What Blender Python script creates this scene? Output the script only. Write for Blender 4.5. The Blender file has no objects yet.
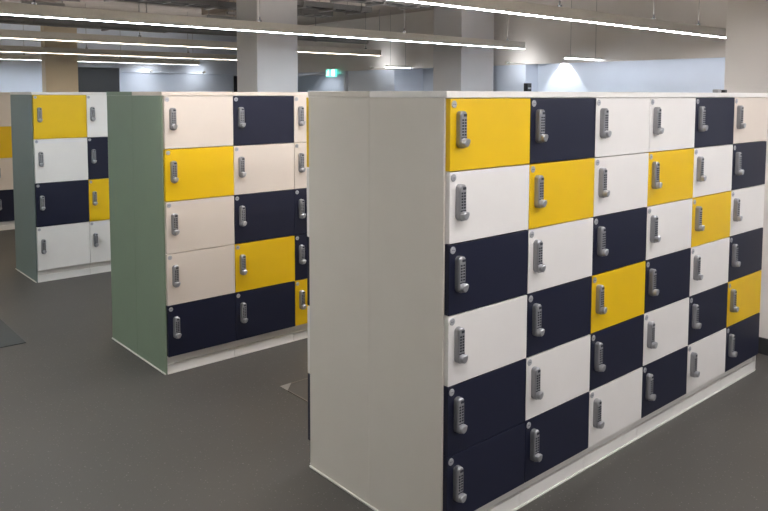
import bpy, bmesh, math, random
from mathutils import Vector, Matrix

random.seed(7)
S = bpy.context.scene
COL = S.collection

# ------------------------------------------------------------------ colour / materials
def lin(c):
    r = []
    for v in c[:3]:
        v = v / 255.0
        r.append(v / 12.92 if v <= 0.04045 else ((v + 0.055) / 1.055) ** 2.4)
    return (r[0], r[1], r[2], 1.0)

def scale(c, k):
    return (min(1, c[0] * k), min(1, c[1] * k), min(1, c[2] * k), 1.0)

def mat(name, rgb, rough=0.5, metal=0.0, nscale=30.0, namt=0.04, bump=0.0, bscale=200.0, spec=0.5, coat=0.0):
    m = bpy.data.materials.new(name)
    m.use_nodes = True
    nt = m.node_tree
    b = nt.nodes['Principled BSDF']
    c = lin(rgb)
    tc = nt.nodes.new('ShaderNodeTexCoord')
    nz = nt.nodes.new('ShaderNodeTexNoise')
    nz.inputs['Scale'].default_value = nscale
    nz.inputs['Detail'].default_value = 3.0
    rp = nt.nodes.new('ShaderNodeValToRGB')
    rp.color_ramp.elements[0].position = 0.3
    rp.color_ramp.elements[1].position = 0.7
    rp.color_ramp.elements[0].color = scale(c, 1 - namt)
    rp.color_ramp.elements[1].color = scale(c, 1 + namt)
    nt.links.new(tc.outputs['Object'], nz.inputs['Vector'])
    nt.links.new(nz.outputs['Fac'], rp.inputs['Fac'])
    nt.links.new(rp.outputs['Color'], b.inputs['Base Color'])
    b.inputs['Roughness'].default_value = rough
    b.inputs['Metallic'].default_value = metal
    b.inputs['Specular IOR Level'].default_value = spec
    b.inputs['Coat Weight'].default_value = coat
    if bump > 0:
        n2 = nt.nodes.new('ShaderNodeTexNoise')
        n2.inputs['Scale'].default_value = bscale
        bp = nt.nodes.new('ShaderNodeBump')
        bp.inputs['Strength'].default_value = bump
        bp.inputs['Distance'].default_value = 0.001
        nt.links.new(tc.outputs['Object'], n2.inputs['Vector'])
        nt.links.new(n2.outputs['Fac'], bp.inputs['Height'])
        nt.links.new(bp.outputs['Normal'], b.inputs['Normal'])
    return m

def emit(name, rgb, strength):
    m = bpy.data.materials.new(name)
    m.use_nodes = True
    b = m.node_tree.nodes['Principled BSDF']
    b.inputs['Base Color'].default_value = (0.8, 0.8, 0.8, 1)
    b.inputs['Emission Color'].default_value = lin(rgb)
    b.inputs['Emission Strength'].default_value = strength
    return m

def floor_tone():
    m = bpy.data.materials.new('speckled_vinyl')
    m.use_nodes = True
    nt = m.node_tree
    b = nt.nodes['Principled BSDF']
    tc = nt.nodes.new('ShaderNodeTexCoord')
    big = nt.nodes.new('ShaderNodeTexNoise'); big.inputs['Scale'].default_value = 1.2; big.inputs['Detail'].default_value = 4
    base = nt.nodes.new('ShaderNodeValToRGB')
    base.color_ramp.elements[0].position = 0.3; base.color_ramp.elements[0].color = lin((73, 70, 66))
    base.color_ramp.elements[1].position = 0.7; base.color_ramp.elements[1].color = lin((79, 76, 71))
    vor = nt.nodes.new('ShaderNodeTexVoronoi'); vor.inputs['Scale'].default_value = 75.0
    wv = nt.nodes.new('ShaderNodeTexNoise'); wv.inputs['Scale'].default_value = 90
    mixv = nt.nodes.new('ShaderNodeMix'); mixv.data_type = 'VECTOR'; mixv.inputs['Factor'].default_value = 0.012
    sp = nt.nodes.new('ShaderNodeValToRGB')
    sp.color_ramp.elements[0].position = 0.13; sp.color_ramp.elements[0].color = (1, 1, 1, 1)
    sp.color_ramp.elements[1].position = 0.22; sp.color_ramp.elements[1].color = (0, 0, 0, 1)
    pick = nt.nodes.new('ShaderNodeMath'); pick.operation = 'GREATER_THAN'; pick.inputs[1].default_value = 0.62
    sep = nt.nodes.new('ShaderNodeSeparateColor')
    mul = nt.nodes.new('ShaderNodeMath'); mul.operation = 'MULTIPLY'
    mul2 = nt.nodes.new('ShaderNodeMath'); mul2.operation = 'MULTIPLY'; mul2.inputs[1].default_value = 0.45
    mx = nt.nodes.new('ShaderNodeMix'); mx.data_type = 'RGBA'
    mx.inputs['B'].default_value = lin((146, 142, 136))
    L = nt.links.new
    L(tc.outputs['Object'], big.inputs['Vector']); L(big.outputs['Fac'], base.inputs['Fac'])
    L(tc.outputs['Object'], wv.inputs['Vector'])
    L(tc.outputs['Object'], mixv.inputs['A']); L(wv.outputs['Color'], mixv.inputs['B'])
    L(mixv.outputs['Result'], vor.inputs['Vector'])
    L(vor.outputs['Distance'], sp.inputs['Fac'])
    L(vor.outputs['Color'], sep.inputs['Color']); L(sep.outputs['Red'], pick.inputs[0])
    L(sp.outputs['Color'], mul.inputs[0]); L(pick.outputs[0], mul.inputs[1])
    L(mul.outputs[0], mul2.inputs[0])
    L(mul2.outputs[0], mx.inputs['Factor']); L(base.outputs['Color'], mx.inputs['A'])
    L(mx.outputs['Result'], b.inputs['Base Color'])
    b.inputs['Roughness'].default_value = 0.48
    b.inputs['Specular IOR Level'].default_value = 0.4
    return m

M = dict(
    white=mat('white_laminate', (233, 228, 222), 0.42, nscale=8, namt=0.012, bump=0.08),
    cream=mat('cream_laminate', (222, 209, 195), 0.42, nscale=8, namt=0.012, bump=0.08),
    yellow=mat('mustard_laminate', (234, 190, 6), 0.40, nscale=8, namt=0.015, bump=0.08),
    navy=mat('navy_laminate', (26, 29, 49), 0.42, nscale=8, namt=0.03, bump=0.08, spec=0.38),
    carcass=mat('white_board', (226, 222, 215), 0.5, nscale=12, namt=0.015),
    panel=mat('warm_white_panel', (212, 204, 192), 0.45, nscale=6, namt=0.015, bump=0.06),
    sage=mat('sage_cast_panel', (128, 143, 121), 0.42, nscale=6, namt=0.02, bump=0.06),  # green cast from the surroundings put into the board colour
    greygreen=mat('green_cast_panel', (118, 131, 125), 0.42, nscale=6, namt=0.02, bump=0.06),  # same green cast put into a greyer board colour
    seal=mat('white_sealant', (222, 219, 210), 0.45, nscale=60, namt=0.02),
    lock=mat('satin_zinc', (158, 158, 160), 0.38, 0.55, nscale=90, namt=0.04),
    knob=mat('bright_zinc', (176, 176, 178), 0.28, 0.7, nscale=90, namt=0.03),
    key=mat('dark_rubber_key', (52, 54, 62), 0.5, nscale=90, namt=0.05),
    badge=mat('silver_disc', (178, 178, 180), 0.4, 0.4, nscale=150, namt=0.05),
    ink=mat('grey_engraving', (104, 104, 112), 0.6, nscale=50, namt=0.05),
    hinge=mat('steel_hinge', (140, 140, 142), 0.35, 0.8, nscale=60, namt=0.05),
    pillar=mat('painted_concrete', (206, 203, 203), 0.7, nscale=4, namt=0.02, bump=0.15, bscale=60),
    pillar_lit=mat('lit_concrete', (232, 226, 220), 0.7, nscale=4, namt=0.02, bump=0.15, bscale=60),  # lighter copy of the pillar paint, its brighter lighting put into the colour
    tan=mat('warm_lit_concrete', (224, 208, 180), 0.7, nscale=4, namt=0.02, bump=0.15, bscale=60),  # warm lamp light on this pillar put into its colour
    wall=mat('pale_grey_paint', (220, 227, 238), 0.75, nscale=3, namt=0.02, bump=0.1, bscale=80),
    wallw=mat('white_paint', (214, 214, 214), 0.75, nscale=3, namt=0.02, bump=0.1, bscale=80),
    wallg=mat('sage_paint', (176, 198, 178), 0.75, nscale=3, namt=0.02, bump=0.1, bscale=80),
    bulk=mat('warm_grey_plaster', (226, 219, 212), 0.8, nscale=3, namt=0.02, bump=0.1, bscale=80),
    ceil=mat('raw_concrete_soffit', (182, 172, 162), 0.85, nscale=5, namt=0.08, bump=0.3, bscale=40),
    floor=floor_tone(),
    skirt=mat('charcoal_skirting', (48, 48, 50), 0.5, nscale=30, namt=0.05),
    alu=mat('grey_anodised_aluminium', (218, 212, 200), 0.5, 0.1, nscale=40, namt=0.03),
    wire=mat('steel_wire', (150, 146, 142), 0.5, 0.3, nscale=80, namt=0.05),
    tray=mat('galvanised_tray', (140, 138, 136), 0.5, 0.3, nscale=60, namt=0.08),
    cable=mat('dark_cable_jacket', (46, 46, 50), 0.6, nscale=60, namt=0.08),
    duct=mat('duct_sheet', (188, 172, 156), 0.55, 0.15, nscale=20, namt=0.05),
    dark=mat('black_plastic', (26, 26, 28), 0.45, nscale=60, namt=0.1),
    door=mat('charcoal_door_paint', (55, 56, 57), 0.5, nscale=10, namt=0.03),
    opening=mat('dark_doorway_paint', (40, 40, 46), 0.7, nscale=10, namt=0.05),
    frame=mat('pale_frame_metal', (206, 208, 214), 0.4, 0.3, nscale=40, namt=0.02),
    fbox=mat('floor_box_lid', (78, 74, 69), 0.5, nscale=60, namt=0.05),
    fedge=mat('floor_box_edge', (108, 102, 94), 0.4, 0.3, nscale=60, namt=0.05),
    fcorner=mat('pale_corner_plate', (150, 146, 140), 0.35, 0.3, nscale=60, namt=0.04),
    dark_patch=mat('charcoal_patch', (66, 67, 65), 0.8, nscale=220, namt=0.12),  # slightly darker tone than the floor around it
    strip=emit('lamp_diffuser', (250, 250, 255), 26.0),
    stripm=emit('mid_lamp_diffuser', (226, 241, 252), 18.5),
    stripw=emit('warm_lamp_diffuser', (255, 242, 226), 12.5),
    stripc=emit('cool_lamp_diffuser', (232, 242, 255), 16.0),
    uplight=emit('added_uplight_glow', (252, 248, 246), 10.0),  # added glow in the housing tops, brightens ceiling and room
    uplight_fill_dim=emit('added_uplight_dim', (252, 248, 246), 5.0),  # weaker added glow for the far rows
    wash_fill=emit('added_wash_glow', (238, 243, 255), 5.0),  # added glow that brightens the recessed right wall
    spot=emit('spot_lens', (250, 250, 255), 20.0),
    exitg=emit('exit_sign_green', (60, 190, 165), 0.9),
    exitw=emit('exit_sign_white', (205, 255, 245), 1.0),
)
def glass_mat():
    m = bpy.data.materials.new('clear_glass'); m.use_nodes = True
    b = m.node_tree.nodes['Principled BSDF']
    b.inputs['Base Color'].default_value = (0.93, 0.96, 0.98, 1)
    b.inputs['Transmission Weight'].default_value = 1.0
    b.inputs['Roughness'].default_value = 0.02
    b.inputs['IOR'].default_value = 1.1
    return m
M['glass'] = glass_mat()

# ------------------------------------------------------------------ mesh helpers
def add_box(bm, x0, x1, y0, y1, z0, z1, bevel=0.0, mi=0):
    g = bmesh.ops.create_cube(bm, size=1.0)
    vs = g['verts']
    for v in vs:
        v.co.x = x0 + (v.co.x + .5) * (x1 - x0)
        v.co.y = y0 + (v.co.y + .5) * (y1 - y0)
        v.co.z = z0 + (v.co.z + .5) * (z1 - z0)
    fs = set(f for v in vs for f in v.link_faces)
    for f in fs: f.material_index = mi
    if bevel > 0:
        es = list(set(e for v in vs for e in v.link_edges))
        bmesh.ops.bevel(bm, geom=es, offset=bevel, segments=2, profile=0.5, affect='EDGES', material=mi)

def add_prism(bm, pts, y0, y1, mi=0, inset=0.0, inset_y=0.0):
    """pts: outline in XZ (counter-clockwise seen from -Y); extruded from y0 (back) to y1 (front, smaller y)."""
    n = len(pts)
    cx = sum(p[0] for p in pts) / n; cz = sum(p[1] for p in pts) / n
    rings = [[bm.verts.new((p[0], y0, p[1])) for p in pts]]
    if inset > 0:
        rings.append([bm.verts.new((p[0], y1 + inset_y, p[1])) for p in pts])
        ring = []
        for i, p in enumerate(pts):
            a = Vector((pts[i - 1][0], pts[i - 1][1])); b = Vector((pts[(i + 1) % n][0], pts[(i + 1) % n][1]))
            t = (b - a).normalized(); nr = Vector((-t.y, t.x))
            q = Vector(p)
            if (Vector((cx, cz)) - q).dot(nr) < 0: nr = -nr
            q = q + nr * inset
            ring.append(bm.verts.new((q.x, y1, q.y)))
        rings.append(ring)
    else:
        rings.append([bm.verts.new((p[0], y1, p[1])) for p in pts])
    fs = [bm.faces.new(rings[0]), bm.faces.new(rings[-1])]
    for r in range(len(rings) - 1):
        for i in range(n):
            fs.append(bm.faces.new((rings[r][i], rings[r][(i + 1) % n], rings[r + 1][(i + 1) % n], rings[r + 1][i])))
    for f in fs: f.material_index = mi
    bmesh.ops.recalc_face_normals(bm, faces=fs)

def add_tube(bm, p0, p1, r, seg=8, mi=0):
    p0 = Vector(p0); p1 = Vector(p1); d = p1 - p0
    q = d.to_track_quat('Z', 'Y').to_matrix().to_4x4()
    g = bmesh.ops.create_cone(bm, cap_ends=True, segments=seg, radius1=r, radius2=r, depth=d.length,
                              matrix=Matrix.Translation((p0 + p1) / 2) @ q)
    for f in set(f for v in g['verts'] for f in v.link_faces): f.material_index = mi

def mesh(name, bm, *mats, smooth=False):
    me = bpy.data.meshes.new(name)
    bm.to_mesh(me); bm.free()
    for m in mats: me.materials.append(m)
    if smooth:
        for p in me.polygons: p.use_smooth = True
        try: me.set_sharp_from_angle(angle=math.radians(35))
        except Exception: pass
    return me

def inst(name, me, parent=None, loc=(0, 0, 0), rot=(0, 0, 0), label=None):
    o = bpy.data.objects.new(name, me)
    COL.objects.link(o)
    o.location = loc; o.rotation_euler = rot
    if parent: o.parent = parent
    if label: o['label'] = label
    return o

def obj(name, bm, m, parent=None, loc=(0, 0, 0), label=None, smooth=False):
    return inst(name, mesh(name, bm, *(m if isinstance(m, (list, tuple)) else (m,)), smooth=smooth), parent, loc, label=label)

def thing(name, label, cat, loc=(0, 0, 0), rz=0.0, group=None):
    o = bpy.data.objects.new(name, None); COL.objects.link(o)
    o.empty_display_size = 0.1
    o.location = loc; o.rotation_euler = (0, 0, rz)
    o['label'] = label; o['category'] = cat
    if group: o['group'] = group
    return o

def tag(o, label, cat, group=None):
    o['label'] = label; o['category'] = cat
    if group: o['group'] = group
    return o

def box(x0, x1, y0, y1, z0, z1, bevel=0.0):
    bm = bmesh.new(); add_box(bm, x0, x1, y0, y1, z0, z1, bevel); return bm

def struct(name, bm, m, parent=None):
    o = obj(name, bm, m, parent)
    if not parent: o['kind'] = 'structure'
    return o

# ------------------------------------------------------------------ camera
F, CX, CY, PITCH, ROLL, TH, EYE = 727.06, 384.0, 145.58, 0.0709, 0.0022, 0.8567, 1.5919
fw = Vector((math.cos(TH) * math.cos(PITCH), math.sin(TH) * math.cos(PITCH), -math.sin(PITCH)))
rt = Vector((math.sin(TH), -math.cos(TH), 0.0)); up = rt.cross(fw)
r2 = rt * math.cos(ROLL) + up * math.sin(ROLL); u2 = -rt * math.sin(ROLL) + up * math.cos(ROLL)
cam = bpy.data.cameras.new('camera'); co = bpy.data.objects.new('camera', cam); COL.objects.link(co)
co.matrix_world = Matrix(((r2.x, u2.x, -fw.x, 0), (r2.y, u2.y, -fw.y, 0), (r2.z, u2.z, -fw.z, EYE), (0, 0, 0, 1)))
cam.sensor_fit = 'HORIZONTAL'; cam.sensor_width = 36.0; cam.lens = F * 36.0 / 768.0
cam.shift_x = 0.0; cam.shift_y = (CY - 255.5) / 768.0
cam.clip_start = 0.05; cam.clip_end = 100
S.camera = co

# ------------------------------------------------------------------ room shell
CEIL = 2.82
XL, XR, YF, YB = -3.6, 7.88, -3.6, 13.25
BX, HB = 7.57, 1.977          # bulkhead plane and its underside
struct('floor', box(XL - .2, XR + 1.6, YF - .2, YB + .8, -0.1, 0.0), M['floor'])
struct('ceiling', box(XL - .2, XR + 1.6, YF - .2, YB + .8, CEIL, CEIL + .15), M['ceil'])
struct('wall_left', box(XL - .15, XL, YF, YB + .6, 0, CEIL), M['wallg'])
struct('wall_front', box(XL, XR + 1.5, YF - .15, YF, 0, CEIL), M['wallw'])
# right-hand side: bulkhead above, recessed wall below
HS = HB + .07                 # soffit behind the fascia
struct('trim_1', box(BX, BX + .05, YF, YB, HB, CEIL), M['bulk'])                     # bulkhead fascia
struct('trim_3', box(BX + .05, BX + 1.3, YF, YB, HS, CEIL), M['bulk'])               # soffit behind it
struct('wall_right', box(XR, XR + .15, YF, 5.98, 0, HS), M['wall'])
struct('wall_right_1', box(BX + .051, XR + .15, 5.98, 6.47, 0, HS), M['wall'])              # flush pier
struct('wall_right_2', box(BX + .68, BX + .8, 6.47, 8.55, 0, HS), M['wall'])
struct('wall_right_3', box(BX + .051, BX + .68, 8.55, 9.73, 0, HS), M['wall'])
struct('wall_right_4', box(BX + .9, BX + 1.05, 9.73, YB + .6, 0, HS), M['wall'])
# far side
struct('wall_back', box(XL, 5.10, YB, YB + .15, 0, CEIL), M['wall'])
struct('trim_2', box(5.10, BX, YB, YB + .38, HB, CEIL), M['wall'])                   # far bulkhead
struct('wall_back_1', box(5.10, BX + .9, YB + .14, YB + .29, 0, HB), M['wall'])

# charcoal door in the far wall
d1 = struct('door_1', box(4.27, 5.06, YB - .05, YB - .002, 0.0, 2.05, .004), M['door'])
bm = bmesh.new()
add_box(bm, 4.23, 4.268, YB - .07, YB - .002, 0, 2.09); add_box(bm, 5.062, 5.10, YB - .07, YB - .002, 0, 2.09)
add_box(bm, 4.23, 5.10, YB - .07, YB - .002, 2.052, 2.09)
obj('door_frame', bm, M['wall'], d1)
bm = bmesh.new(); add_tube(bm, (4.33, YB - .11, .9), (4.45, YB - .11, .9), .012); add_tube(bm, (4.33, YB - .11, .9), (4.33, YB - .05, .9), .012)
obj('door_handle', bm, M['hinge'], d1)
# dark doorway leaf by the big pillar
d2 = struct('door_2', box(7.50, 8.10, YB + .09, YB + .138, 0, 1.955, .004), M['opening'])
bm = bmesh.new(); add_tube(bm, (7.56, YB + .04, .9), (7.66, YB + .04, .9), .012); add_tube(bm, (7.56, YB + .04, .9), (7.56, YB + .09, .9), .012)
obj('door_handle', bm, M['hinge'], d2)

# glazed partition under the bulkhead, with pale frame
w1 = struct('window_1', box(BX + .03, BX + .04, 9.785, 12.8, .05, HB - .06), M['glass'])
bm = bmesh.new()
add_box(bm, BX, BX + .06, 9.735, 9.785, 0, HB - .004, .004)
add_box(bm, BX, BX + .06, 12.8, 12.85, 0, HB - .004, .004)
add_box(bm, BX, BX + .06, 9.785, 12.8, HB - .058, HB - .004, .004)
add_box(bm, BX, BX + .06, 9.785, 12.8, 0, .05, .004)
obj('window_frame', bm, M['frame'], w1)

# pillars
def pillar(nm, x0, x1, y0, y1, m, label):
    t = thing(nm, label, 'pillar', ((x0 + x1) / 2, (y0 + y1) / 2, 0)); t['kind'] = 'structure'
    w = (x1 - x0) / 2; d = (y1 - y0) / 2
    obj('shaft', box(-w, w, -d, d, 0, CEIL, .006), m, t)
    k = .012; bm = bmesh.new()
    add_box(bm, -w - k, w + k, -d - k, -d, 0, .1); add_box(bm, -w - k, w + k, d, d + k, 0, .1)
    add_box(bm, -w - k, -w, -d, d, 0, .1); add_box(bm, w, w + k, -d, d, 0, .1)
    obj('skirting', bm, M['skirt'], t, label='charcoal skirting board')
    return t
pillar('pillar', 4.635, 5.2, 1.45, 2.075, M['pillar_lit'], 'broad pale pillar just past the right end of the nearest locker bank')
pillar('pillar', 3.795, 4.278, 6.30, 6.703, M['pillar'], 'thick grey-white square pillar rising behind the middle locker bank')
pillar('pillar', 6.74, 7.36, 6.30, 6.80, M['pillar'], 'pale pillar set close against the far bulkhead, right of the exit sign')
pillar('pillar', 3.31, 3.78, 11.51, 11.70, M['tan'], 'pillar with warm lamplight in its tan colour, seen over the yellow door of the farther bank')

# ------------------------------------------------------------------ lockers
ZB, ZT, TOP = 0.1025, 1.5787, 1.602
DT = 0.020        # door thickness
_cache = {}
def cached(key, fn):
    if key not in _cache: _cache[key] = fn()
    return _cache[key]

def lock_profile(w, h, n=7):
    pts = []
    r = w * .42; rb = w * .5
    for (cx_, cz_, rr, a0) in ((w - r, -r, r, 0), (r, -r, r, 90), (rb, -h + rb, rb, 180), (w - rb, -h + rb, rb, 270)):
        for k in range(n):
            a = math.radians(a0 + 90 * k / (n - 1))
            pts.append((cx_ + rr * math.cos(a), cz_ + rr * math.sin(a)))
    out = []
    for p in pts:
        if not out or (Vector(p) - Vector(out[-1])).length > 1e-5: out.append(p)
    if (Vector(out[0]) - Vector(out[-1])).length < 1e-5: out.pop()
    return out
LW, LH, LD = .034, .125, .021
def m_lock():
    bm = bmesh.new(); add_prism(bm, lock_profile(LW, LH), 0, -LD, inset=.004, inset_y=.004)
    return mesh('lock_body', bm, M['lock'], smooth=True)
def m_keys():
    bm = bmesh.new()
    for r in range(6):
        for c in range(2):
            x = LW * (.32 + .36 * c); z = -.030 - r * .0098
            add_box(bm, x - .0036, x + .0036, -LD - .0018, -LD + .001, z - .0030, z + .0030, .0008)
    add_box(bm, LW * .42, LW * .86, -LD - .001, -LD + .001, -.0185, -.0095, .0015)     # battery / override socket
    add_box(bm, LW * .12, LW * .88, -LD - .0006, -LD + .001, -.0915, -.0875, .0005)    # groove above the knob
    return mesh('keypad', bm, M['key'])
def m_knob():
    bm = bmesh.new(); n = 20
    cx_, cz_ = LW * .5, -LH + .0185
    def ring(y, r, ex=0.0):
        vs = []
        for k in range(n):
            a = 2 * math.pi * k / n
            x = math.cos(a) * r; z = math.sin(a) * r
            t = max(0.0, math.cos(a - math.radians(35)))          # thumb-turn lobe
            x += math.cos(math.radians(35)) * ex * t ** 3; z += math.sin(math.radians(35)) * ex * t ** 3
            vs.append(bm.verts.new((cx_ + x, y, cz_ + z)))
        return vs
    rs = [ring(-LD, .0158), ring(-LD - .004, .0160), ring(-LD - .005, .0140, .005), ring(-LD - .013, .0132, .006), ring(-LD - .0155, .0105, .005)]
    bm.faces.new(rs[0]); bm.faces.new(rs[-1])
    for a, b in zip(rs, rs[1:]):
        for k in range(n): bm.faces.new((a[k], a[(k + 1) % n], b[(k + 1) % n], b[k]))
    bmesh.ops.recalc_face_normals(bm, faces=bm.faces[:])
    return mesh('lock_knob', bm, M['knob'], smooth=True)
def m_badge():
    bm = bmesh.new(); n = 20; r = .0125
    add_prism(bm, [(r * math.cos(2 * math.pi * k / n), r * math.sin(2 * math.pi * k / n)) for k in range(n)], 0, -.0025, inset=.001, inset_y=.001)
    add_box(bm, -.006, -.0010, -.0031, -.0024, -.0012, .0012, mi=1)
    add_box(bm, .0012, .006, -.0031, -.0024, -.0016, .0010, mi=1)
    return mesh('number_badge', bm, M['badge'], M['ink'], smooth=True)

WORD = dict(W='white', Y='mustard yellow', N='navy', C='cream')
MATK = dict(W='white', Y='yellow', N='navy', C='cream')
LOCKTOP = {6: .043, 5: .066, 4: .104}

def make_column(x, y, w, rows, depth, label, group, back=False, seal=True):
    n = len(rows); h = (ZT - ZB) / n; key = (n, round(w, 4), round(depth, 3))
    t = thing('locker', label, 'locker', (x + w if back else x, y, 0), math.pi if back else 0.0, group)
    inst('carcass', cached(('carc',) + key, lambda: mesh('carcass', box(.0006, w - .0006, 0.012, depth, .0565, ZT + .0005), M['carcass'])), t)
    def pl():
        return mesh('plinth', box(.0012, w - .0012, .001, depth, 0.0, .056, .001), M['carcass'])
    inst('plinth', cached(('plinth',) + key, pl), t)
    def sl():
        return mesh('floor_seal', box(0, w, -.006, .0008, 0, .007, .002), M['seal'])
    inst('floor_seal', cached(('seal',) + key, sl), t, label='thin white bead along the floor')
    for i, c in enumerate(rows):
        zt = ZT - i * h
        me = cached(('door', c) + key, lambda: mesh('door', box(.0015, w - .0015, -DT, .0115, -h + .002, -.002, .0012), M[MATK[c]]))
        d = inst('door', me, t, (0, 0, zt), label='%s door, %s from the top' % (WORD[c], ['first', 'second', 'third', 'fourth', 'fifth', 'sixth'][i]))
        lz = -LOCKTOP[n]
        inst('lock_body', cached('lock', m_lock), d, (.030, -DT, lz))
        inst('keypad', cached('keys', m_keys), d, (.030, -DT, lz))
        inst('lock_knob', cached('knob', m_knob), d, (.030, -DT, lz))
        inst('number_badge', cached('badge', m_badge), d, (.0185, -DT, -.0205))
    return t

PT = 0.009
def end_panel(x, y0, y1, m, label, group=None, outer=-1):
    t = thing('end_panel', label, 'panel', (x, y0, 0), 0, group)
    obj('board', box(0, PT - .0005, 0, y1 - y0, 0.0, ZT + .0005, .0012), m, t)
    obj('floor_seal', box(-.007 if outer < 0 else PT - .0002, -.0003 if outer < 0 else PT + .0065, 0, y1 - y0, 0, .008, .002), M['seal'], t, label='thin white bead along the floor')
    return t
def top_board(x0, x1, y0, y1, m, label, group=None):
    o = obj('top_board', box(0, x1 - x0, 0, y1 - y0, 0, TOP - ZT - .001, .0012), m, None, (x0, y0, ZT + .001))
    return tag(o, label, 'board', group)

# nearest bank ------------------------------------------------------
X1, Y1, W1, D1 = 1.7340, 1.6972, .4275, .389
cols1 = [
    ('YWNWNN', 'nearest corner locker column, yellow door on top and two navy doors at its foot'),
    ('NYWNWN', 'second column of the nearest bank, navy top door with a yellow door under it'),
    ('WWNYNW', 'third column of the nearest bank, two white doors above, yellow door fourth down'),
    ('WYWNWN', 'fourth column of the nearest bank, white top door above a yellow door'),
    ('NWYWNW', 'fifth column of the nearest bank, navy top door, yellow door third down'),
    ('CNWNYN', 'last column at the right end of the nearest bank, yellow door fifth down'),
]
G1 = 'six-door locker columns of the nearest bank'
for i, (rows, lab) in enumerate(cols1):
    make_column(X1 + PT + i * W1, Y1, W1, rows, D1 - .002, lab, G1)
make_column(X1 + PT, Y1 + 2 * D1 + .014, W1, 'YWNWN', D1 - .002, 'rear column of the nearest bank, only yellow and navy door edges showing', 'rear locker columns of the nearest bank', back=True)
make_column(X1 + PT + W1, Y1 + 2 * D1 + .014, W1, 'WNYWN', D1 - .002, 'second column on the rear of the nearest bank, hidden behind the front row', 'rear locker columns of the nearest bank', back=True)
end_panel(X1, Y1 - .002, Y1 + D1 - .0003, M['panel'], 'off-white end panel of the nearest bank, half beside the yellow corner door', 'end panels of the nearest bank')
end_panel(X1, Y1 + D1 + .0003, Y1 + 2 * D1 + .002, M['panel'], 'off-white end panel of the nearest bank, rear half left of the seam', 'end panels of the nearest bank')
end_panel(X1 + PT + 6 * W1 + .002, Y1 - .002, Y1 + D1 - .001, M['carcass'], 'white end panel closing the right end of the nearest bank beside the broad pillar', outer=1)
top_board(X1, X1 + 2 * PT + 6 * W1, Y1 - .012, Y1 + D1 - .0006, M['white'], 'long white top board over the six front columns of the nearest bank')
top_board(X1, X1 + PT + 2 * W1, Y1 + D1 + .0006, Y1 + 2 * D1 + .006, M['panel'], 'off-white top board over the rear half of the nearest bank')

# middle bank -------------------------------------------------------
X2, Y2, W2, D2 = 1.7013, 3.8457, .4285, .404
cols2 = [
    ('CYCCN', 'first column of the middle bank beside the green-cast panel, yellow door second down'),
    ('NCNYN', 'second column of the middle bank, three navy doors with one cream and one yellow'),
    ('CCNNY', 'third column of the middle bank, cut off by the nearest bank, yellow foot door'),
    ('NYCNC', 'fourth column of the middle bank, hidden behind the nearest bank'),
]
G2 = 'five-door locker columns of the middle bank'
for i, (rows, lab) in enumerate(cols2):
    make_column(X2 + PT + i * W2, Y2, W2, rows, D2 - .002, lab, G2)
make_column(X2 + PT, Y2 + 2 * D2 + .012, W2, 'CWNCN', D2 - .002, 'rear column of the middle bank, only thin navy door edges showing', 'rear locker columns of the middle bank', back=True)
end_panel(X2, Y2 - .002, Y2 + D2 - .001, M['sage'], 'end panel of the middle bank with a green light cast in its colour, half beside the cream doors', 'end panels of the middle bank')
end_panel(X2, Y2 + D2 + .001, Y2 + 2 * D2 + .002, M['sage'], 'end panel of the middle bank with a green light cast in its colour, rear half left of the pale seam', 'end panels of the middle bank')
top_board(X2, X2 + PT + 4 * W2, Y2 - .012, Y2 + D2 - .0006, M['cream'], 'cream top board over the front columns of the middle bank')
top_board(X2, X2 + PT + W2, Y2 + D2 + .0006, Y2 + 2 * D2 + .006, M['sage'], 'green-cast top board over the rear half of the middle bank')

# farther bank ------------------------------------------------------
X3, Y3, W3, D3 = 1.7408, 6.4607, .4322, .635
cols3 = [
    ('YWNW', 'four-door column of the farther bank with a large yellow door on top'),
    ('WNYW', 'column of the farther bank with yellow door third down, half hidden by green-cast panel'),
    ('NWWY', 'column of the farther bank hidden behind the middle bank'),
]
G3 = 'four-door locker columns of the farther bank'
for i, (rows, lab) in enumerate(cols3):
    make_column(X3 + PT - .004 + i * W3, Y3, W3, rows, D3 - .002, lab, G3)
end_panel(X3 - .004, Y3 - .002, Y3 + D3, M['greygreen'], 'narrow end panel of the farther bank, green light cast in its colour, beside the big yellow door')
top_board(X3 - .004, X3 + PT + 3 * W3, Y3 - .012, Y3 + D3 + .002, M['white'], 'white top board over the farther bank')

# farthest bank -----------------------------------------------------
X4, Y4, W4, D4 = 1.622, 9.22, .4322, .40
cols4 = [
    ('CNYW', 'column of the farthest bank just outside the left edge of the picture'),
    ('CYCN', 'farthest locker column at the left photo edge, yellow door second down, navy foot door'),
]
G4 = 'locker columns of the farthest bank'
for i, (rows, lab) in enumerate(cols4):
    make_column(X4 + i * W4, Y4, W4, rows, D4, lab, G4)
top_board(X4, X4 + 2 * W4, Y4 - .012, Y4 + D4, M['cream'], 'cream top board over the farthest bank at the left edge')

# small things lying on the bank tops
def gadget(x, y, sx, sy, sz, m, label):
    t = thing('gadget', label, 'gadget', (x, y, TOP + .0005))
    obj('case', box(-sx / 2, sx / 2, -sy / 2, sy / 2, 0, sz, min(sx, sy, sz) * .2), m, t)
gadget(4.01, Y1 + .10, .03, .03, .016, M['dark'], 'small black gadget on top of the nearest bank by the broad pillar')
gadget(3.935, Y1 + .10, .045, .03, .018, M['lock'], 'small grey gadget on top of the nearest bank left of the black one')
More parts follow.
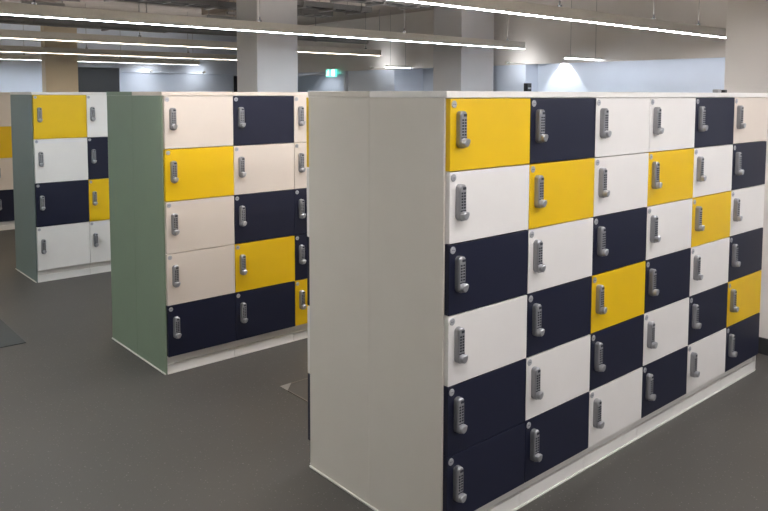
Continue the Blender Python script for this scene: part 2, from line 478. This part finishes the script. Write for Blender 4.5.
# ------------------------------------------------------------------ pendant linear lights
LZ = 2.122
def pendant(y, xa, xb, wires, dmat, label, dz=0.0, rec=-.0015, umat='uplight'):
    t = thing('pendant_light', label, 'lamp', (0, y, LZ + dz), 0, 'long linear pendant lights')
    hw, hh = .026, .080
    bm = bmesh.new()
    add_box(bm, xa, xb, -hw, -hw + .004, .0, hh); add_box(bm, xa, xb, hw - .004, hw, .0, hh)
    obj('housing', bm, M['alu'], t)
    obj('diffuser', box(xa + .004, xb - .004, -hw + .0045, hw - .0045, rec, .010), dmat, t, label='glowing face of the added strip')
    obj('added_upper_glow', box(xa + .004, xb - .004, -hw + .0045, hw - .0045, hh - .012, hh - .004), M[umat], t, label='added upward glow')  # unseen upward glow added to brighten the ceiling
    for x in (xa, xb):
        obj('end_cap', box(x - .004 if x == xa else x, x if x == xa else x + .004, -hw, hw, -.002, hh, .001), M['alu'], t)
    for x in wires:
        bm = bmesh.new()
        add_tube(bm, (x, 0, hh), (x, 0, CEIL - LZ - dz), .0028, 6)
        add_tube(bm, (x, 0, hh), (x, 0, hh + .016), .016, 10, 1)
        add_tube(bm, (x, 0, hh + .016), (x, 0, hh + .045), .006, 8, 1)
        obj('suspension_wire', bm, (M['wire'], M['skirt']), t)
pendant(-1.42, 0.4, 6.8, (.8, 3.4, 6.4), M['strip'], 'linear pendant light over the aisle behind the viewer')
pendant(0.85, 0.4, 6.8, (.8, 3.4, 6.4), M['strip'], 'linear pendant light over the aisle in front of the nearest bank')
pendant(3.157, -2.7, 7.1, (-1.9, .45, 1.8, 3.1, 4.4, 5.71, 6.5), M['strip'], 'nearest linear pendant light, crossing the top right of the photo above the front bank', .012)
pendant(5.43, -2.7, 6.87, (-1.9, -.1, 1.5, 3.3, 4.97, 6.58), M['stripm'], 'second linear pendant light, passing in front of the thick grey pillar')
pendant(7.737, -2.7, 6.62, (-1.9, .45, 1.7, 3.2, 4.77, 6.37), M['stripw'], 'third linear pendant light, behind the thick grey pillar and ending above the exit sign', rec=.0012, umat='uplight_fill_dim')
pendant(10.295, -2.7, 6.62, (-1.9, .3, 1.8, 3.5, 5.0, 6.4), M['stripw'], 'fourth linear pendant light, just in front of the tan pillar', rec=.0012, umat='uplight_fill_dim')
pendant(12.57, -2.7, 6.32, (-1.9, .8, 3.3, 4.85, 6.2), M['stripc'], 'farthest linear pendant light, running behind the tan pillar along the far wall', rec=.0012, umat='uplight_fill_dim')

# short linear lights by the bulkhead
def short_light(x0, x1, y, z, label):
    t = thing('strip_light', label, 'lamp', (x0, y, z), 0, 'short strip lights at the bulkhead')
    obj('housing', box(0, x1 - x0, -.02, .02, .008, .03, .003), M['alu'], t)
    obj('diffuser', box(.01, x1 - x0 - .01, -.016, .016, .003, .0078, .001), M['stripc'], t, label='glowing face of the added strip')
    for x in (.1, x1 - x0 - .1):
        bm = bmesh.new(); add_tube(bm, (x, 0, .028), (x, 0, CEIL - z), .0025, 6); obj('suspension_wire', bm, M['wire'], t)
short_light(6.85, 7.545, 4.83, 1.988, 'short strip light ending at the bulkhead above the cone of light on the right wall')
short_light(7.04, 7.545, 8.1, 1.977, 'short strip light at the bulkhead left of the far pale pillar')

# lights washing the walls and the bulkhead
def beam(t, e, loc, d, ang, blend):
    l = bpy.data.lights.new('spot', 'SPOT'); l.energy = e; l.spot_size = math.radians(ang); l.spot_blend = blend
    l.shadow_soft_size = .012; l.color = (.93, .96, 1.0)
    lo = bpy.data.objects.new('beam', l); COL.objects.link(lo); lo.parent = t
    lo.location = loc; lo.rotation_euler = Vector(d).to_track_quat('-Z', 'Y').to_euler()
def downlight(x, y, label, e, d, ang=86, blend=.12):
    """recessed downlight set flush into the soffit under the bulkhead."""
    t = thing('downlight', label, 'lamp', (x, y, HS), 0, 'recessed downlights under the bulkhead')
    bm = bmesh.new(); n = 20
    r1 = [bm.verts.new((.045 * math.cos(2 * math.pi * k / n), .045 * math.sin(2 * math.pi * k / n), -.0005)) for k in range(n)]
    r2_ = [bm.verts.new((.043 * math.cos(2 * math.pi * k / n), .043 * math.sin(2 * math.pi * k / n), -.007)) for k in range(n)]
    r3 = [bm.verts.new((.032 * math.cos(2 * math.pi * k / n), .032 * math.sin(2 * math.pi * k / n), -.007)) for k in range(n)]
    r4 = [bm.verts.new((.030 * math.cos(2 * math.pi * k / n), .030 * math.sin(2 * math.pi * k / n), -.0005)) for k in range(n)]
    for a, b in ((r1, r2_), (r2_, r3), (r3, r4), (r4, r1)):
        for k in range(n): bm.faces.new((a[k], a[(k + 1) % n], b[(k + 1) % n], b[k]))
    bmesh.ops.recalc_face_normals(bm, faces=bm.faces[:])
    obj('trim_ring', bm, M['alu'], t)
    bm = bmesh.new(); add_tube(bm, (0, 0, -.004), (0, 0, -.0006), .0295, 20); obj('lens', bm, M['spot'], t)
    beam(t, e, (0, 0, -.012), d, ang, blend)
def spotlight(x, y, z, label, e, nx, ny, tilt):
    """small bracket spot standing off the bulkhead and lighting it from below; (nx, ny) points to the wall."""
    t = thing('wall_spotlight', label, 'lamp', (x, y, z), 0, 'small bracket spotlights on the bulkheads')
    d = Vector((nx, ny, tilt)).normalized()
    bm = bmesh.new(); add_tube(bm, -d * .05, d * .012, .018, 14); obj('body', bm, M['alu'], t)
    bm = bmesh.new(); add_tube(bm, d * .0125, d * .015, .014, 14); obj('lens', bm, M['spot'], t)
    bm = bmesh.new(); add_tube(bm, -d * .03, (nx, ny, -.0), .005, 8); obj('bracket', bm, M['alu'], t)
    beam(t, e, d * .03, d, 150, 1.0)
downlight(XR - .085, 5.556, 'recessed downlight throwing a bright cone on the right-hand wall', 6, (.35, 0, -1))
downlight(BX + .595, 7.84, 'recessed downlight throwing a bright cone on the wall right of the exit sign', 8, (.35, 0, -1))
downlight(BX + .45, 11.3, 'recessed downlight behind the glazed partition, left of the exit sign', 3, (.2, 0, -1), 150, .6)
t = thing('strip_light', 'slim added strip light hidden behind the bulkhead edge, washing the right-hand wall by the broad pillar', 'lamp', (BX + .06, 3.2, HS), 0, 'short strip lights at the bulkhead')  # unseen lamp added to brighten the recessed wall
obj('housing', box(0, .03, 0, 2.0, -.012, 0, .001), M['alu'], t)
obj('diffuser', box(.004, .026, .01, 1.99, -.0150, -.0122), M['wash_fill'], t, label='glowing face of the added strip')
spotlight(BX - .34, 5.95, HB + .01, 'small spotlight lighting the bulkhead beside the far pale pillar', 2.6, .34, 0, -.02)
spotlight(BX - .30, 8.67, HB + .02, 'small spotlight lighting the bulkhead near the exit sign', 1.5, .30, 0, .06)
spotlight(5.56, YB - .28, HB + .02, 'small spotlight on the far wall right of the charcoal door', 1.8, 0, .28, -.05)
spotlight(6.62, YB - .28, HB + .02, 'small spotlight on the far wall left of the thick grey pillar', 1.8, 0, .28, -.05)

# ------------------------------------------------------------------ exit sign
t = thing('exit_sign', 'small lit green exit sign hanging under the bulkhead between the grey pillars', 'sign', (BX - .05, 10.06, 1.880))
obj('sign_case', box(-.02, .02, -.13, .13, 0, .128, .005), M['exitg'], t, label='lit green face')
def yz(bm, pts):
    bm.faces.new([bm.verts.new((-.0215, -a, b)) for a, b in pts])
def line(bm, a, b, w):
    a = Vector(a); b = Vector(b); n = (b - a).normalized(); n = Vector((-n.y, n.x)) * w / 2
    yz(bm, [tuple(a + n), tuple(b + n), tuple(b - n), tuple(a - n)])
bm = bmesh.new()
yz(bm, [(.014 * math.cos(q * math.pi / 6) - .055, .112 + .014 * math.sin(q * math.pi / 6)) for q in range(12)])
for a_, b_, w_ in (((-.06, .096), (-.072, .060), .026), ((-.06, .09), (-.034, .074), .010), ((-.064, .09), (-.096, .080), .010),
                   ((-.072, .060), (-.044, .042), .013), ((-.044, .042), (-.048, .016), .012), ((-.073, .060), (-.096, .030), .013), ((-.096, .030), (-.118, .030), .010)):
    line(bm, a_, b_, w_)
obj('running_figure', bm, M['exitw'], t, label='white running figure')
bm = bmesh.new()
yz(bm, [(.035, .012), (.125, .012), (.125, .124), (.035, .124)])
obj('doorway_symbol', bm, M['exitw'], t, label='white doorway symbol')
bm = bmesh.new(); add_box(bm, -.015, .0495, -.12, .12, .1285, .142)
obj('hanger', bm, M['alu'], t)

# black device on the flush pier
t = thing('wall_device', 'small black box fixed to the wall corner right of the far pale pillar', 'device', (BX + .055, 5.978, 1.61))
obj('case', box(-.045, .045, -.06, 0, .02, .125, .005), M['dark'], t)
obj('display', box(-.03, .03, -.0625, -.0605, .05, .07), M['lock'], t)

# ------------------------------------------------------------------ ceiling services
def cable_tray(y, xa, xb, z, label, w=.3):
    t = thing('cable_tray', label, 'tray', (0, y, z), 0, 'cable trays under the concrete ceiling')
    bm = bmesh.new()
    add_box(bm, xa, xb, -w / 2, -w / 2 + .008, 0, .06); add_box(bm, xa, xb, w / 2 - .008, w / 2, 0, .06)
    n = int((xb - xa) / .25)
    for k in range(n + 1):
        x = xa + .02 + k * (xb - xa - .04) / n
        add_box(bm, x - .012, x + .012, -w / 2 + .008, w / 2 - .008, 0, .012)
    obj('ladder', bm, M['tray'], t)
    for k in range(4):
        bm = bmesh.new()
        yy = -w * .32 + k * w * .2; r = random.uniform(.012, .02)
        prev = (xa + .05, yy, .012 + r)
        nn = 10
        for q in range(1, nn + 1):
            cur = (xa + .05 + q * (xb - xa - .1) / nn, yy + random.uniform(-.012, .012), .012 + r + random.uniform(0, .008))
            add_tube(bm, prev, cur, r, 8); prev = cur
        obj('cable', bm, M['cable'], t, label='dark cable')
    for k in range(3):
        x = xa + (xb - xa) * (.15 + .35 * k)
        bm = bmesh.new()
        add_box(bm, x - .02, x + .02, -w / 2 - .03, w / 2 + .03, -.022, -.0005)
        add_tube(bm, (x, -w / 2 - .018, -.02), (x, -w / 2 - .018, CEIL - z), .005, 6)
        add_tube(bm, (x, w / 2 + .018, -.02), (x, w / 2 + .018, CEIL - z), .005, 6)
        obj('hanger', bm, M['wire'], t)
cable_tray(5.94, 4.35, 5.72, 2.55, 'cable tray nearest the second pendant light, right of the thick grey pillar', .23)
cable_tray(6.75, 4.4, 5.56, 2.55, 'middle cable tray right of the thick grey pillar', .23)
cable_tray(7.42, 2.3, 5.49, 2.55, 'long cable tray crossing behind the thick grey pillar', .23)
cable_tray(9.84, -1.5, 5.11, 2.55, 'cable tray above the fourth pendant light', .23)
cable_tray(10.98, -1.5, 5.0, 2.55, 'cable tray closest to the tan pillar', .23)

def duct(x0, x1, y0, y1, z0, z1, label):
    t = thing('air_duct', label, 'duct', ((x0 + x1) / 2, y0, z0), 0, 'air ducts along the ceiling')
    w = (x1 - x0) / 2
    obj('casing', box(-w, w, 0, y1 - y0, 0, z1 - z0, .004), M['duct'], t)
    k = int((y1 - y0) / 1.2)
    for q in range(1, k + 1):
        y = q * (y1 - y0) / (k + 1)
        bm = bmesh.new(); e = .02
        add_box(bm, -w - e, w + e, y - .012, y + .012, -e, -.0005); add_box(bm, -w - e, -w - .0005, y - .012, y + .012, 0, z1 - z0)
        add_box(bm, w + .0005, w + e, y - .012, y + .012, 0, z1 - z0)
        obj('flange', bm, M['tray'], t)
    for q in (.25, .75):
        bm = bmesh.new()
        for s in (-1, 1): add_tube(bm, (s * (w + .03), q * (y1 - y0), -.03), (s * (w + .03), q * (y1 - y0), CEIL - z0), .005, 6)
        add_box(bm, -w - .05, w + .05, q * (y1 - y0) - .02, q * (y1 - y0) + .02, -.052, -.0215)
        obj('hanger', bm, M['wire'], t)
duct(4.6, 5.05, 8.0, 9.05, 2.64, 2.79, 'wide beige air duct left of the thick grey pillar')
duct(2.35, 2.7, 8.0, 9.05, 2.64, 2.79, 'narrower beige air duct near the top left corner')

def pipe(xa, xb, y, z, r, label):
    t = thing('pipe', label, 'pipe', (0, y, z), 0, 'pipes under the ceiling')
    bm = bmesh.new(); add_tube(bm, (xa, 0, 0), (xb, 0, 0), r, 14); obj('tube', bm, M['tray'], t, smooth=True)
    for q in (.1, .5, .9):
        x = xa + (xb - xa) * q
        bm = bmesh.new(); add_tube(bm, (x - .015, 0, 0), (x + .015, 0, 0), r + .008, 14); add_tube(bm, (x, 0, r), (x, 0, CEIL - z), .005, 6)
        obj('pipe_clip', bm, M['wire'], t)
pipe(1.6, BX - .002, 8.15, 2.46, .035, 'thin grey pipe running under the ceiling to the bulkhead')
pipe(-2.6, BX - .002, 9.16, 2.44, .045, 'thick grey pipe running under the ceiling to the bulkhead')

# ------------------------------------------------------------------ floor things
t = thing('floor_box', 'square floor box lid with a pale corner plate, half hidden behind the nearest bank', 'floor box', (2.098, 2.98, 0))
obj('lid', box(.008, .292, .008, .292, .0002, .003), M['fbox'], t)
bm = bmesh.new()
add_box(bm, 0, .3, .292, .3, .0002, .004); add_box(bm, 0, .3, 0, .008, .0002, .004)
add_box(bm, 0, .008, .008, .292, .0002, .004); add_box(bm, .292, .3, .008, .292, .0002, .004)
obj('rim', bm, M['fedge'], t)
bm = bmesh.new()
v = [bm.verts.new(p) for p in ((-.002, .302, .0045), (-.002, .225, .0045), (.075, .302, .0045))]
w_ = [bm.verts.new((q.co.x, q.co.y, .0002)) for q in v]
bm.faces.new(v); bm.faces.new(w_[::-1])
for k in range(3): bm.faces.new((v[k], w_[k], w_[(k + 1) % 3], v[(k + 1) % 3]))
bmesh.ops.recalc_face_normals(bm, faces=bm.faces[:])
obj('corner_plate', bm, M['fcorner'], t, label='pale triangular corner plate')

tag(obj('floor_tone', box(-1.2, 0, 0, 1.6, 0, .005, .002), M['dark_patch'], None, (1.25, 4.93, .0002)), 'dark grey flat patch on the floor at the left edge of the aisle', 'mat')  # thin flat sheet, a little darker than the floor

# ------------------------------------------------------------------ world / view
w = bpy.data.worlds.new('world'); S.world = w; w.use_nodes = True
w.node_tree.nodes['Background'].inputs['Color'].default_value = (.5, .55, .6, 1)
w.node_tree.nodes['Background'].inputs['Strength'].default_value = .05
S.view_settings.view_transform = 'Standard'
S.view_settings.look = 'None'
S.view_settings.gamma = 1.0
S.view_settings.use_curve_mapping = False
S.view_settings.exposure = 1.55
